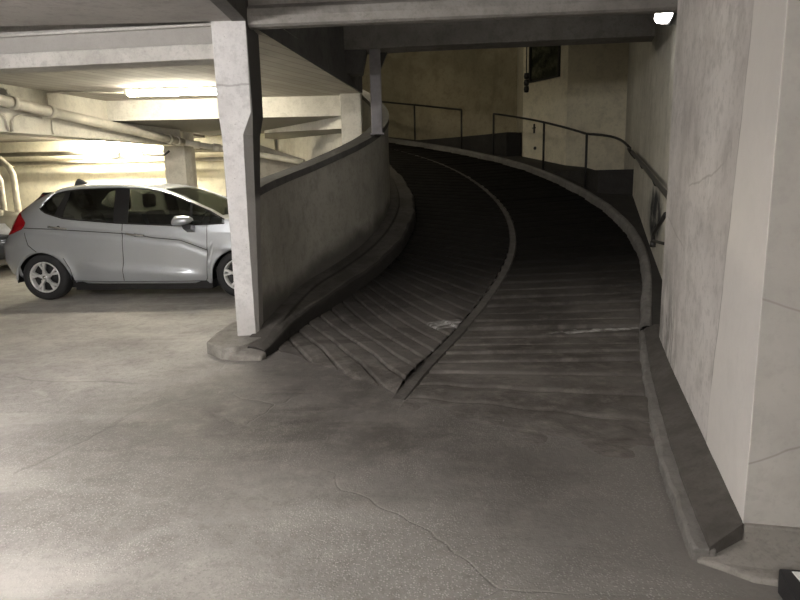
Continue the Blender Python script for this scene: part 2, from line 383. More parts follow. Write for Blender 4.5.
def NRM(s):
    a = float(np.interp(s, SS, phi)); return (math.sin(a), -math.cos(a))
def nud(s): return .09*min(1, max(0, (s-4.5)/3.5)) + .14*(1-smooth01(2.6, 3.9, s))
def nudw(s): return .09*min(1, max(0, (s-4.5)/3.5)) + .30*(1-smooth01(2.7, 4.5, s))
def wall_h(s): return float(np.interp(s, [2.9,3.1,3.3,3.5,3.9,4.3,4.7,5.1,5.5,5.9,6.5,7,9,16], [1.288,1.327,1.359,1.383,1.413,1.436,1.464,1.487,1.50,1.506,1.50,1.49,1.485,1.48]))
def far_x(y): return 2.68 + .2812*(y-6.5)
def near_x(y): return NX + .2812*(y-NY)

# ------------------------------------------------------------------ SETTING
mb = MB(); mb.add([(-16,-7,0),(5.5,-7,0),(5.5,15.5,0),(-16,15.5,0)], [(0,1,2,3)])
struct(mb.build('floor', M['floor']), 'worn grey concrete garage floor', 'floor')

# ramp: two cast tracks with pillowed anti-slip ribs
PER = .25
def rib(ph, sharp):
    return 1 - abs(2*ph-1)**sharp
def step(ph):                                 # a lip towards the foot of the ramp, then a gentle fall
    return smooth01(0, .10, ph)*(1-.6*max(0, ph-.10))
def shear_in(m): return float(np.interp(m, [0,3,6,9,12], [1.65,1.65,.75,.45,.3]))
def shear_out(m): return float(np.interp(m, [0,1.6,2.7,6,10], [-.45,-.4,.45,.32,.25]))
rows = []; nst = 20; m = 1.2
while m < 15.6:
    ph = (m/PER) % 1.0; row = []
    for j in range(7):
        t = j/6; s = min(16.4, m + shear_in(m)*t); q = s - (2.0+.8*t)
        o = -.05 - t*(AF-.05+.03) + nud(s)*t
        amp = .055*smooth01(-.05, .25, q)
        z = lerp(-.03, .004, smooth01(-.12, .12, q)) + amp*(1.0*rib(ph, 18)+.15*step(ph)-.5)
        P = PT(s, o, z); e = 1-smooth01(.3, 1.2, q); row.append((P[0],P[1],P[2]+e*.010*(math.sin(5*P[0]+3*P[1])+math.sin(11*P[0]-7*P[1]))))
    rows.append(row); m += PER/nst
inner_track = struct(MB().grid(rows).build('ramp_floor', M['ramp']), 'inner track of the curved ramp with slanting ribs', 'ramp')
rows = []; m = .6
while m < 15.9:
    ph = (m/PER) % 1.0; row = []
    for j in range(17):
        t = j/16; s = max(.2, m + shear_out(m)*t); q = s - (1.55-.35*t)
        o = .05 + t*(OB-.05+.02)
        amp = (.048+.012*math.sin(17.3*math.floor(m/PER)))*smooth01(-.1, 1.5, q)*(1 - .35*smooth01(5,8,s))*(.75+.25*math.sin(3*t+2.1*math.floor(m/PER)))
        z = lerp(-.03, .004, smooth01(-.5, .6, q)) + amp*(.65*rib(ph, 16)+.4*step(ph)-.45)
        P = PT(s, o, z); e = 1-smooth01(.2, 1.4, q); row.append((P[0],P[1],P[2]+e*.007*(math.sin(5*P[0]+3*P[1])+math.sin(13*P[0]-8*P[1])+.6*math.sin(23*P[0]+17*P[1]))))
    rows.append(row); m += PER/nst
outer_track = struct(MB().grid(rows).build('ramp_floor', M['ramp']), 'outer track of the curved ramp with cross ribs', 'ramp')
# ramp slab below the tracks (the underside seen from elsewhere)
rows = []
for i in range(0, 120):
    s = 4.5 + i*.1
    if s > 16.3: break
    rows.append([PT(s,-AW+.02,-.05), PT(s,OB+.05,-.05), PT(s,OB+.05,-.05-min(.22, .02+.2*(s-4.5))), PT(s,-AW+.02,-.05-min(.22, .02+.2*(s-4.5)))])
struct(MB().grid(rows, True, True).build('ramp_slab', M['soffit']), 'concrete slab carrying the curved ramp', 'ramp')
# raised seam between the tracks
rows = []
for i in range(0, 140):
    s = 1.95 + i*.1; w = .045; h = .022*smooth01(1.9, 2.5, s) + .004
    rows.append([PT(s,-w-.012,-.02), PT(s,-w,h), PT(s,w*.8,h*.9), PT(s,w+.02,-.02)])
struct(MB().grid(rows, False).build('trim_1', M['kerb']), 'raised concrete seam between the two ramp tracks', 'ramp seam')

# inner kerb with its ledge
mb = MB(); rows = []
for i in range(0, 128):
    s = 2.62 + i*.107; nn = nud(s); nw = nudw(s); k = smooth01(2.8, 4.4, s); h = lerp(.07, lerp(.14, .20, k), smooth01(2.62, 3.05, s)); lg = smooth01(2.85, 3.5, s)
    wob = .012*math.sin(s*5.1) + .008*math.sin(s*13.0)
    rows.append([PT(s,-AF+nn+.02,-.03), PT(s,-AF+nn+wob,h*.8), PT(s,-AF+nn-.03+wob,h), PT(s,-AW+nw+.15,h+.015), PT(s,-AW+nw+.13,h+.015+.04*lg), PT(s,-AW+nw+.03,h+.015+.045*lg), PT(s,-AW+nw-.02,h+.015+.045*lg), PT(s,-AW+nw-.02,-.03)])
mb.grid(rows, False, True)
e = len(rows[0]); mb.f.append(tuple(range(e))); mb.sm.append(False)
struct(mb.build('kerb', M['kerb_black'], bevel=.012), 'dark rubbed concrete kerb along the inner ramp wall', 'kerb')
# the broken nose around the pillar foot
mb = MB()
mb.prism([(-1.62,5.42),(-1.60,5.12),(-1.42,4.92),(-1.30,4.93),(-1.22,5.02),(-1.10,5.28),(-1.0,5.75),(-1.3,6.2),(-1.55,5.75)], -.02, [.085,.10,.095,.10,.112,.118,.12,.13,.12])
mb.prism([(-1.37,4.90),(-1.10,4.86),(-1.07,4.94),(-1.18,5.02),(-1.34,4.97)], -.02, [.055,.03,.05,.075,.07])
struct(mb.build('kerb', M['nose'], bevel=.015), 'chipped pale kerb nose around the foot of the pillar', 'kerb')

# inner curved parapet wall and its coping
rows = []; cop = []
for i in range(0, 126):
    s = 2.95 + i*.106; nn = nudw(s); zt = wall_h(s)
    z0 = PT(s,0)[2]
    a = PT(s,-AW+nn); b = PT(s,-AW+nn-.18)
    rows.append([(a[0],a[1],-.02), (a[0],a[1],z0+zt-.07), (b[0],b[1],z0+zt-.07), (b[0],b[1],-.02)])
    a = PT(s,-AW+nn+.014); b = PT(s,-AW+nn-.194)
    cop.append([(a[0],a[1],z0+zt-.07), (a[0],a[1],z0+zt), (b[0],b[1],z0+zt), (b[0],b[1],z0+zt-.07)])
struct(MB().grid(rows, False, True).build('wall_inner_curve', M['inner_wall']), 'curved plaster parapet wall on the inside of the ramp', 'wall')
struct(MB().grid(cop, False, True).build('trim_2', M['dark_beam']), 'dark coping on the curved parapet wall', 'coping')

# outer kerb + sloping footway
low = []; lip = []; i = 0
for i in range(0, 62):
    s = .40 + i*.0555
    f = PT(s, OB); nx, ny = NRM(s)
    # where the normal meets the near wall
    t = 0
    while t < 1.5:
        x, y = f[0]+nx*t, f[1]+ny*t
        if x >= near_x(y) - .001: break
        t += .01
    wx, wy = f[0]+nx*t, f[1]+ny*t
    ov = .03
    if wy < NY+.03: wx, wy, ov = NX-.003, max(wy, NY-.012), 0.0
    k = smooth01(2.6, 3.6, s); wob = .006*math.sin(s*9)+.005*math.sin(s*23)
    hl = lerp(.05, .10, k); lw = min(.07, t*.3)
    low.append([(f[0]+nx*(lw-.005),f[1]+ny*(lw-.005),f[2]+hl-.004), (f[0]+nx*lw,f[1]+ny*lw,f[2]+hl+.012), (lerp(f[0],wx,.98),lerp(f[1],wy,.98),f[2]+lerp(.12,.15,k)), (wx+ov*nx,wy+ov*ny,f[2]+lerp(.12,.15,k)), (wx+ov*nx,wy+ov*ny,-.03), (f[0]+nx*(lw-.005),f[1]+ny*(lw-.005),-.03)])
    lip.append([(f[0]-.01*nx,f[1]-.01*ny,-.03), (f[0]+nx*wob,f[1]+ny*wob,f[2]+hl*.85), (f[0]+nx*(.015+wob),f[1]+ny*(.015+wob),f[2]+hl), (f[0]+nx*(lw+.02),f[1]+ny*(lw+.02),f[2]+hl), (f[0]+nx*(lw+.02),f[1]+ny*(lw+.02),-.03)])
q = low[0]; zc = .0
mbl = MB().grid(low, False, True); mbl.f.append(tuple(range(len(q)))); mbl.sm.append(False)

struct(mbl.build('sidewalk', M['kerb']), 'dark sloping concrete strip at the foot of the right wall', 'footway')
q = lip[0]; mbl = MB().grid(lip, False, True); mbl.f.append(tuple(range(len(q)))); mbl.sm.append(False)
struct(mbl.build('kerb', M['kerb_pale'], bevel=.006), 'pale worn kerb lip beside the right wall', 'kerb')
rows = []; walk = []
for i in range(0, 130):
    s = 3.78 + i*.1
    if s > 16.3: break
    wob = .007*math.sin(s*6.3)+.005*math.sin(s*17)
    rows.append([PT(s,OB-.01,-.08), PT(s,OB+wob,.10), PT(s,OB+.02+wob,.13), PT(s,OB+.07+wob,.135), PT(s,OB+.09,.12), PT(s,OB+.09,-.1)])
    f = PT(s, OB+.06, .12); nx, ny = NRM(s); t = .05
    while t < 1.1:
        x, y = f[0]+nx*t, f[1]+ny*t
        if x >= (far_x(y) if y > 4.75 else near_x(y)) + .03: break
        t += .01
    walk.append([(f[0],f[1],f[2]), (f[0]+nx*t,f[1]+ny*t,f[2]+.005), (f[0]+nx*t,f[1]+ny*t,f[2]-.3), (f[0],f[1],f[2]-.3)])
struct(MB().grid(rows, False, True).build('kerb', M['kerb_pale'], bevel=.008), 'pale kerb on the outer curve of the ramp', 'kerb')
struct(MB().grid(walk, False, True).build('sidewalk', M['landing']), 'dark footway behind the outer ramp kerb', 'footway')

# landings behind the kerb
poly = [PT(s, OB+.2)[:2] for s in np.arange(9.0, 11.6, .2)] + [(3.4,13.75),(4.62,13.05),(3.86,10.55)]
struct(MB().prism(poly, .6, 1.42).build('floor_landing', M['landing']), 'dark concrete landing in front of the door', 'landing')
poly = [PT(s, OB+.35)[:2] for s in np.arange(12.3, 16.3, .2)] + [(-2.4,18.65),(-.5,18.85),(1,18.45),(2.2,17.85),(3.12,16.95),(2.84,14.95)]
struct(MB().prism(poly, 1.3, 2.30).build('floor_landing', M['landing']), 'upper dark landing below the cream back wall', 'landing')

# apron and plinth at the near corner
fd = (.974, -.2276)                          # the way the front face runs
def FF(t, d=0): return (NX + fd[0]*t - .2276*d, NY + fd[1]*t - .974*d)
mb = MB(); mb.prism([(1.05,2.10),(1.116,2.049),(1.192,1.975),(1.267,1.95),(1.9,1.80),(3.5,1.43),FF(2.2),FF(0),(1.14,2.2)], -.02, [.015,.02,.02,.02,.02,.02,.05,.05,.03])
struct(mb.build('sidewalk', M['apron'], bevel=.01), 'pale concrete apron at the corner of the right wall', 'footway')
mb = MB(); mb.prism([FF(.0,.02),FF(3.0,.02),FF(3.0,-.1),FF(.02,-.1)], .0, .118)
struct(mb.build('baseboard_right', M['apron'], bevel=.006), 'concrete plinth under the front face of the right wall', 'plinth')
# right walls
mb = MB(); mb.prism([(NX,NY),(near_x(4.75),4.75),(near_x(4.75)+2.5,4.75),FF(3.3)], -.02, 3.3)
struct(mb.build('wall_right_near', M['near_wall'], bevel=.004), 'pale plaster wall block in the right foreground', 'wall')
mb = MB(); mb.prism([(far_x(4.70),4.70),(far_x(13.0),13.0),(far_x(13.0)+.4,13.1),(far_x(4.70)+.4,4.70)], -.02, 4.9)
struct(mb.build('wall_right_far', M['far_wall']), 'recessed plaster wall carrying the handrail', 'wall')
mb = MB(); mb.prism([(4.52,13.0),(3.5,13.6),(3.65,13.85),(4.67,13.2)], .6, 4.9)
struct(mb.build('wall_back', M['cream_wall']), 'cream back wall right of the door', 'wall')
mb = MB(); mb.prism([(2.85,14.9),(3.1,17.0),(3.3,17.0),(3.1,14.95)], .6, 4.9)
struct(mb.build('wall_back_return', M['cream_wall']), 'narrow cream wall return left of the door', 'wall')
pts = [(3.1,17.0),(2.75,17.45),(2.2,17.9),(1.6,18.25),(1,18.5),(.3,18.75),(-.5,18.9),(-1.5,18.9),(-2.5,18.7),(-3.6,18.2),(-4.6,17.4)]
rows = [[(x,y,.6),(x,y,4.9),(x*1.02,y*1.012,4.9),(x*1.02,y*1.012,.6)] for x, y in pts]
struct(MB().grid(rows, False, True).build('wall_back_curve', M['outer_wall']), 'stained yellowish wall around the outer curve of the ramp', 'wall')

# door with its window
dx, dy = 3.5-2.85, 13.6-14.9; L = math.hypot(dx, dy); ux, uy = dx/L, dy/L; nx, ny = uy, -ux     # nx,ny looks to the camera
if ny > 0: nx, ny = -nx, -ny
def DP(t, d=0): return (2.85+ux*t+nx*d, 14.9+uy*t+ny*d)
dm = MB(); dm.prism([DP(.0),DP(L),DP(L,-.12),DP(0,-.12)], 1.2, 4.9)
door = struct(dm.build('door_1', M['door']), 'cream flush door panel with a dark pane high up', 'door')
pm = MB(); pm.prism([DP(.30,.012),DP(1.19,.012),DP(1.19,-.01),DP(.30,-.01)], 3.36, 4.42)
pm.build('door_pane', M['pane'], door)
fm = MB()
for a, b, z0, z1 in ((.25,.30,3.33,4.5),(1.19,1.22,3.33,4.5),(.30,1.19,3.33,3.36),(.30,1.19,4.42,4.5)):
    fm.prism([DP(a,.05),DP(b,.05),DP(b,-.01),DP(a,-.01)], z0, z1)
fm.build('pane_frame', M['rail'], door)
hm = MB(); c = DP(.42,.03); hm.prism([DP(.40,.02),DP(.44,.02),DP(.44,0),DP(.40,0)], 2.25, 2.45); hm.tube([(*DP(.42,.0),2.36),(*DP(.42,.06),2.36),(*DP(.53,.06),2.36)], .012)
hm.build('door_handle', M['rail'], door)
lm = MB(); c = DP(.46,.0); e = DP(.46,.025); lm.tube([(*c,1.93),(*e,1.93)], .035, 14); lm.build('door_lock', M['rail'], door)

# pillar
pil = [[(-1.372,5.25),(-1.185,5.25),(-1.185,5.68),(-1.372,5.68)]]*1
def ring(x0, x1, y0, y1, z, c=0.0): return [(x0,y0,z),(x1-c,y0,z),(x1,y0+c*1.5,z),(x1,y1,z),(x0,y1,z)]
rows = [ring(-1.375,-1.20,5.26,5.46,-.02,.02), ring(-1.375,-1.175,5.26,5.50,1.0,.05), ring(-1.385,-1.155,5.26,5.62,1.75,.06), ring(-1.40,-1.13,5.26,5.68,1.92,.012), ring(-1.405,-1.135,5.26,5.72,2.6,.004), ring(-1.405,-1.135,5.26,5.72,3.2,.004)]
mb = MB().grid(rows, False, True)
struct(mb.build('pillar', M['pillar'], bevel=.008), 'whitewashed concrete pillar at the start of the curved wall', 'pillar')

# ceilings and beams
mb = MB(); mb.box((-16,-7,2.6),(-1.2,5.262,2.75)); struct(mb.build('ceiling_left', M['ceiling']), 'low grey ceiling over the left aisle', 'ceiling')
mb = MB(); mb.box((-1.2,-7,3.0),(5.5,5.28,3.15)); struct(mb.build('ceiling_right', M['ceiling']), 'higher grey ceiling in front of the ramp', 'ceiling')
mb = MB(); mb.box((-1.24,-7,2.598),(-1.13,5.26,3.1)); struct(mb.build('beam', M['dark_beam']), 'dark downstand beam along the ceiling step', 'beam')
# stepped beam in front of the left bay
mb = MB()
for (a, b, z0, z1) in ((.035,.26,2.45,2.72),(.0,.24,2.335,2.452),(-.01,.04,2.578,2.60)):
    mb.box((-12,5.30+a,z0),(-1.3,5.30+b,z1), -.125, (-1.37,5.30))
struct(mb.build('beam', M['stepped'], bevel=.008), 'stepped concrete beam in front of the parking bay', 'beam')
mb = MB(); mb.add([(-5.3,5.5,2.588),(-1.10,5.5,2.588),(-.465,9.95,2.588),(-5.3,9.95,2.588)], [(0,3,2,1)])
mb.add([(-5.3,5.5,2.75),(-1.12,5.5,2.75),(-.47,9.95,2.75),(-5.3,9.95,2.75)], [(0,1,2,3)])
struct(mb.build('ceiling_bay', M['board'], weld=False), 'board marked concrete ceiling above the bright bay', 'ceiling')
# beam over the mouth of the ramp: web with a rounded bottom flange
prof = [(5.36,3.35),(5.36,2.74),(5.30,2.70),(5.285,2.64),(5.30,2.585),(5.33,2.57),(5.42,2.57),(5.45,2.60),(5.45,3.35)]
rows = [[(x, y-.03*(x-.4)*.5, z+.013*(x+1.1)) for y, z in prof] for x in (-1.35, -.5, .4, 1.3, 2.35)]
mb = MB().grid(rows, False, True); struct(mb.build('beam', M['beam']), 'rough grey beam across the mouth of the ramp', 'beam')
mb = MB(); mb.hexa([(-1.15,8.70,3.0),(3.32,8.24,3.0),(3.36,8.62,3.0),(-1.1,9.08,3.0),(-1.15,8.70,3.6),(3.32,8.24,3.6),(3.36,8.62,3.6),(-1.1,9.08,3.6)])
struct(mb.build('beam', M['beam'], bevel=.015), 'second dark beam further up the ramp', 'beam')
mb = MB(); mb.hexa([(-.92,8.7,2.72),(-.42,8.7,2.72),(-.42,9.0,2.72),(-.92,9.0,2.72),(-1.2,8.68,3.02),(-.35,8.68,3.02),(-.35,9.02,3.02),(-1.2,9.02,3.02)])
struct(mb.build('beam_haunch', M['dark_beam']), 'haunch under the left end of the second beam', 'beam')
mb = MB(); mb.hexa([(-1.12,5.60,2.59),(-1.40,5.64,2.59),(-.75,9.75,2.59),(-.47,9.70,2.59),(-1.12,5.60,3.5),(-1.40,5.64,3.5),(-.75,9.75,3.5),(-.47,9.70,3.5)])
struct(mb.build('beam', M['dark_beam']), 'dark edge beam above the curved parapet', 'beam')
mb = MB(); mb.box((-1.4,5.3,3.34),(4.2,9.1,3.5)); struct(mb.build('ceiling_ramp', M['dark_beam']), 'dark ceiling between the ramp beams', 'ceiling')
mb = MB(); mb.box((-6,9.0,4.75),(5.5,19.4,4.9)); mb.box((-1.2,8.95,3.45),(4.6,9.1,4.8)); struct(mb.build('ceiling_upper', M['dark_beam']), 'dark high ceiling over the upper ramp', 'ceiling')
# far beam, soffit, skew beam beyond
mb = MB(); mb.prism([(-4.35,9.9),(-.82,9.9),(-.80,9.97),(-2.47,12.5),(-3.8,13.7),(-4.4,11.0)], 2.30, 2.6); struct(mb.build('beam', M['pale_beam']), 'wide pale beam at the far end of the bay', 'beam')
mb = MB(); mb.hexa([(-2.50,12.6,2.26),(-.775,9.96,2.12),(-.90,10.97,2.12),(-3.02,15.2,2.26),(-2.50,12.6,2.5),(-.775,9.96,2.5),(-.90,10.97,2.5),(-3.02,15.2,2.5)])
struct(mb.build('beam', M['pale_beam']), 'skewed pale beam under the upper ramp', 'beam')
# girder along the left of the bay
def GP(t, d=0.0):                            # along the girder from its near end; d towards the camera side
    return (-4.92 + .2165*t + .976*d, 7.0 + .976*t - .2165*d)
mb = MB(); mb.prism([GP(-3),GP(4.95),GP(4.95,-.35),GP(-3,-.35)], 2.03, 2.62); struct(mb.build('beam_girder', M['girder']), 'cream painted girder behind the drain pipe', 'beam')
mb = MB(); mb.prism([(-16,7.0),GP(0,-.3),GP(4.9,-.3),(-4.1,14.3),(-16,14.3)], 2.3, 2.42); struct(mb.build('ceiling_far_bay', M['soffit']), 'grey soffit over the far bay', 'ceiling')
mb = MB(); mb.prism([(-4.20,11.0),(-2.4,12.6),(-2.75,14.2),(-4.2,14.2)], 2.36, 2.46); struct(mb.build('ceiling_far_strip', M['soffit']), 'soffit strip beside the far column', 'ceiling')
# columns
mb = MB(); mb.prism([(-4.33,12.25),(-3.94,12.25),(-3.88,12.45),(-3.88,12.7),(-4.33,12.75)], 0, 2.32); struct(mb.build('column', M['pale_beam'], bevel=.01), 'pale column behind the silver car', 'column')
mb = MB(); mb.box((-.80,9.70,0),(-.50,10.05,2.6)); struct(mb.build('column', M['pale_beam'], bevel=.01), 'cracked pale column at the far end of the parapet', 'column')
# far walls of the bay
mb = MB(); mb.prism([(-16,14.2),(-2.62,14.2),(-2.62,14.4),(-16,14.4)], 0, 2.6); struct(mb.build('wall_far_bay', M['far_back']), 'yellowish cream wall behind the silver car', 'wall')
mb = MB(); mb.prism([(-3.25,15.6),(-.88,11.05),(-.70,11.1),(-3.0,15.7)], 0, 2.6); struct(mb.build('wall_far_return', M['pale_beam']), 'pale wall slanting back behind the column', 'wall')
mb = MB(); mb.prism([(-3.3,12.55),(-1.75,12.46),(-1.75,12.6),(-3.3,12.7)], 0, [2.28,1.745,1.745,2.28]); struct(mb.build('wall_low_far', M['soffit']), 'low grey wall under the sloping pipe', 'wall')
mb = MB(); mb.box((-16.2,-7,0),(-16,15,2.75)); struct(mb.build('wall_left', M['cream_wall']), 'wall at the far left of the garage', 'wall')
mb = MB(); mb.box((-16.2,-7.2,0),(5.5,-7,3.1)); struct(mb.build('wall_behind', M['cream_wall']), 'wall behind the viewer', 'wall')
mb = MB(); mb.box((5.0,-7,0),(5.2,1.5,3.1)); struct(mb.build('wall_right_aisle', M['cream_wall']), 'wall on the right of the aisle', 'wall')

# ------------------------------------------------------------------ THINGS
# steel post on the parapet
p = thing('steel_post', 'slim grey steel post standing on the curved parapet under the second beam', 'post', (-.25,8.74,float(np.interp(6.65,SS,zz))+wall_h(6.65)))
MB().box((-.072,-.072,0),(.072,.072,1.10)).build('post_shaft', M['steel_post'], p, bevel=.012)
MB().prism([(-.09,-.09),(.09,-.09),(.09,.09),(-.09,.09)], 0, .02).build('base_plate', M['steel_post'], p)
mb = MB(); mb.hexa([(.07,-.05,0.84),(.08,-.05,.84),(.08,.05,.84),(.07,.05,.84),(.07,-.05,1.02),(.16,-.05,1.02),(.16,.05,1.02),(.07,.05,1.02)]); mb.build('bracket', M['rail'], p)

# guard rails
def guard(label, posts, extra):
    g = thing('guard_rail', label, 'railing', PT(posts[0], OB+.11, .12))
    base = Vector(g.location); inv = lambda q: tuple(Vector(q)-base)
    for s in posts:
        mb = MB(); q = PT(s, OB+.11, .12); q2 = (q[0],q[1],q[2]+.91)
        mb.tube([inv(q), inv(q2)], .022, 8); mb.tube([inv(q), inv((q[0],q[1],q[2]+.02))], .05, 12)
        mb.build('post', M['rail'], g)
    s0, s1 = posts[0], posts[-1]
    line = [PT(s0+(s1-s0)*i/16, OB+.11, 1.03) for i in range(17)]
    MB().tube([inv(q) for q in extra(line)], .021, 8).build('top_rail', M['rail'], g)
    return g
guard('black railing on the kerb below the stained back wall, left of the gap', [13.33,14.58,16.0], lambda l: l)
HX = lambda y, d=.085: (far_x(y)-d*.963, y+d*.27)
def to_wall(l):
    e = (*HX(10.32), 1.74); a = Vector(l[0])
    ext = []
    for i in range(1, 9):
        t = i/8; b = Vector(e); v = a.lerp(b, t); v.z = lerp(a.z, b.z, t) + .05*math.sin(PI*t); v.x += .12*math.sin(PI*t); ext.append(tuple(v))
    return ext[::-1] + list(l)
guard('long black railing on the outer kerb, curving from the door to the right wall', [9.28,10.83,12.42], to_wall)
h = thing('handrail', 'dark handrail on the recessed right wall above a soot stain', 'handrail', (*HX(10.0), 1.70))
base = Vector(h.location); inv = lambda q: tuple(Vector(q)-base)
mb = MB(); pts = [(*HX(y), lerp(1.10, 1.70, (y-5.0)/5.1)) for y in np.arange(5.05, 10.05, .35)]
sc = [(*HX(10.0+.09*math.cos(a)+.0, .085+.05*math.sin(a)), 1.66+.07*math.sin(a)) for a in np.linspace(-2.0, 4.0, 14)]
mb.tube([inv(q) for q in pts], .024, 8); mb.build('rail', M['handrail'], h)
MB().tube([inv(q) for q in sc], .02, 8).build('scroll', M['handrail'], h)
for y in (6.9, 8.5):
    z = lerp(1.10,1.70,(y-5.0)/5.1); MB().tube([inv((*HX(y),z-.02)), inv((*HX(y,.06),z-.08)), inv((*HX(y,-.01),z-.1))], .012, 8).build('bracket', M['handrail'], h)
h = thing('handrail', 'short bent black rail end low on the wall under the handrail', 'handrail', (*HX(6.0,0), .7))
base = Vector(h.location)
MB().tube([inv(q) for q in ((*HX(5.6,.10),1.02),(*HX(6.05,.10),.88),(*HX(6.38,.10),.78),(*HX(6.42,.10),.76),(*HX(6.43,.10),.72),(*HX(6.42,.10),.69))], .02, 8).build('rail', M['handrail'], h)
MB().tube([inv(q) for q in ((*HX(6.42,.10),.70),(*HX(6.3,.05),.695),(*HX(6.2,-.01),.69))], .016, 8).build('bracket', M['handrail'], h)
MB().lathe([(.001,-.03),(.03,-.028),(.03,.028),(.001,.03)], inv((*HX(6.43,.10),.665)), 'z', 12).build('end_cap', M['handrail'], h)

# pull cord and switch beside the door
c = thing('cable_switch', 'black cable with switch boxes beside the cream door', 'switch', (2.93,14.84,3.15))
MB().tube([(-.02,-.03,.35),(-.02,-.03,1.6)], .025, 8).build('cable', M['rail'], c)
for z in (.06,.2,.34): MB().lathe([(.001,-.07),(.06,-.06),(.075,0),(.06,.06),(.001,.07)], (-.02,-.06,z), 'z', 14).build('switch_box', M['black'], c)

# lamps
def tube_lamp(label, x0, x1, y, z, glow, group=None, drop=0):
    t = thing('tube_lamp', label, 'lamp', ((x0+x1)/2, y, z), 0, group); L = (x1-x0)/2
    MB().box((-L,-.06,.02),(L,.06,.047)).build('housing', M['housing'], t, bevel=.008)
    MB().tube([(-L+.03,0,-.012),(L-.03,0,-.012)], .042, 16).build('glass_tube', M[glow], t)
    for sx in (-1,1): MB().box((sx*L-.02 if sx<0 else sx*L-.03,-.04,-.035),(sx*L+.03 if sx<0 else sx*L+.02,.04,.035)).build('end_cap', M['housing'], t, bevel=.006)
    if drop:
        for sx in (-.6,.6): MB().tube([(sx*L,0,.07),(sx*L,0,.07+drop)], .008, 8).build('hanger', M['conduit'], t)
    return t
tube_lamp('glowing tube lamp under the board marked ceiling beside the pillar', -3.47, -2.28, 8.66, 2.540, 'tube_glow')
tube_lamp('tube lamp lighting the yellowish wall behind the silver car', -6.6, -5.1, 13.70, 2.225, 'far_glow')
tube_lamp('tube lamp high under the ceiling of the upper ramp', -1.2, .0, 13.2, 4.55, 'upper_glow', None, .13)
for x, y, lab in ((-2.9,1.9,'hanging tube lamp over the left aisle'), (-.9,-1.8,'hanging tube lamp over the aisle behind the viewer'), (-2.4,-4.4,'hanging tube lamp at the far end of the aisle behind')):
    tube_lamp(lab, x-.6, x+.6, y, 2.36, 'aisle_glow' if y > 0 else 'aisle_back_glow', None, .15 if x+.6 < -1.3 else .55)
b = thing('bulkhead_lamp', 'oval white bulkhead lamp high on the right wall between the beams', 'lamp', (2.465,6.0,2.752), math.atan2(WD[1], WD[0]))
rows = [[(.30*math.cos(a)*r, .03+hh, .062*math.sin(a)*r) for a in np.linspace(0, 2*PI, 28, endpoint=False)] for r, hh in ((1,.0),(1,.05),(.9,.09),(.6,.115),(.02,.12))]
MB().grid(rows, True, True).build('diffuser', M['bulkhead_glow'], b)
rows = [[(.33*math.cos(a)*r, hh, .085*math.sin(a)*r) for a in np.linspace(0, 2*PI, 28, endpoint=False)] for r, hh in ((.02,-.05),(1,-.05),(1,.03),(.9,.035),(.02,.035))]
MB().grid(rows, True, True).build('back_plate', M['rail'], b)

# pipes along the girder
p = thing('drain_pipe', 'thick pale drain pipe running along the girder to the column', 'pipe', (*GP(.5,.14),2.2))
base = Vector(p.location)
line = [(*GP(t,.14), 2.44-.078*t) for t in (-.4,.5,1,2,3,4,4.75)] 
line2 = [(-3.55,11.85,2.03),(-3.2,12.0,1.97),(-2.45,12.0,1.83),(-1.72,11.97,1.685)]
MB().tube([inv(q) for q in line], .066, 16).build('pipe_run', M['pipe'], p)
MB().tube([inv(q) for q in line[-1:]+line2], .05, 14).build('pipe_run', M['pipe'], p)
for t in (1.0,1.6,4.3,4.55): q0 = (*GP(t,.14), 2.44-.078*t); q1 = (*GP(t+.07,.14), 2.44-.078*(t+.07)); MB().tube([inv(q0),inv(q1)], .08, 16).build('coupling', M['pipe'], p)
for q0, q1 in (((-3.62,11.82,2.035),(-3.52,11.86,2.022)),((-3.32,11.96,1.99),(-3.2,12.0,1.97))): MB().tube([inv(q0),inv(q1)], .07, 14).build('coupling', M['pipe'], p)
def conduit(label, pts, r=.012, m='conduit', cat='conduit', name='conduit'):
    o = MB().tube(pts, r, 8).build(name, M[m]); return tag(o, label, cat)
conduit('thin conduit from the girder to the bright tube lamp', [(*GP(1.75,.02),2.36),(*GP(1.75,.02),2.56),(-4.3,8.72,2.572),(-3.6,8.93,2.572)], .011)
conduit('short upright conduit on the girder below the drain pipe', [(*GP(1.79,.02),2.22),(*GP(1.79,.02),2.04)], .013)
conduit('left of two bent conduits looping under the drain pipe', [(*GP(.55,.03),2.26),(*GP(.85,.03),2.27),(*GP(1.0,.02),2.22),(*GP(1.04,.02),2.15),(*GP(1.05,.02),2.04)], .014)
conduit('right of two bent conduits looping under the drain pipe', [(*GP(1.6,.03),2.24),(*GP(1.28,.03),2.26),(*GP(1.16,.02),2.21),(*GP(1.12,.02),2.15),(*GP(1.11,.02),2.04)], .014)
conduit('upper horizontal pipe along the far yellowish wall', [(-8.6,13.95,2.03),(-2.9,13.95,2.03)], .045, 'pipe', 'pipe', 'wall_pipe')
conduit('lower horizontal pipe along the far yellowish wall', [(-8.6,13.98,1.84),(-2.9,13.98,1.84)], .04, 'pipe', 'pipe', 'wall_pipe')
conduit('outer of two bent pipes at the left edge of the far wall', [(-8.7,13.2,2.22),(-8.16,13.2,2.07),(-7.95,13.2,1.92),(-7.79,13.2,1.76),(-7.73,13.2,1.62),(-7.72,13.2,1.46),(-7.72,13.2,0.0)], .065, 'pipe', 'pipe', 'bent_pipe')
conduit('inner of two bent pipes at the left edge of the far wall', [(-8.6,13.0,1.95),(-8.07,13.0,1.80),(-7.95,13.0,1.68),(-7.88,13.0,1.5),(-7.88,13.0,1.3),(-7.88,13.0,0.0)], .06, 'pipe', 'pipe', 'bent_pipe')
conduit('black square conduit loop beside the far column', [(-4.58,11.9,2.02),(-4.58,11.9,1.88),(-4.30,12.2,1.88),(-4.2,12.2,1.95)], .02, 'dark_conduit')

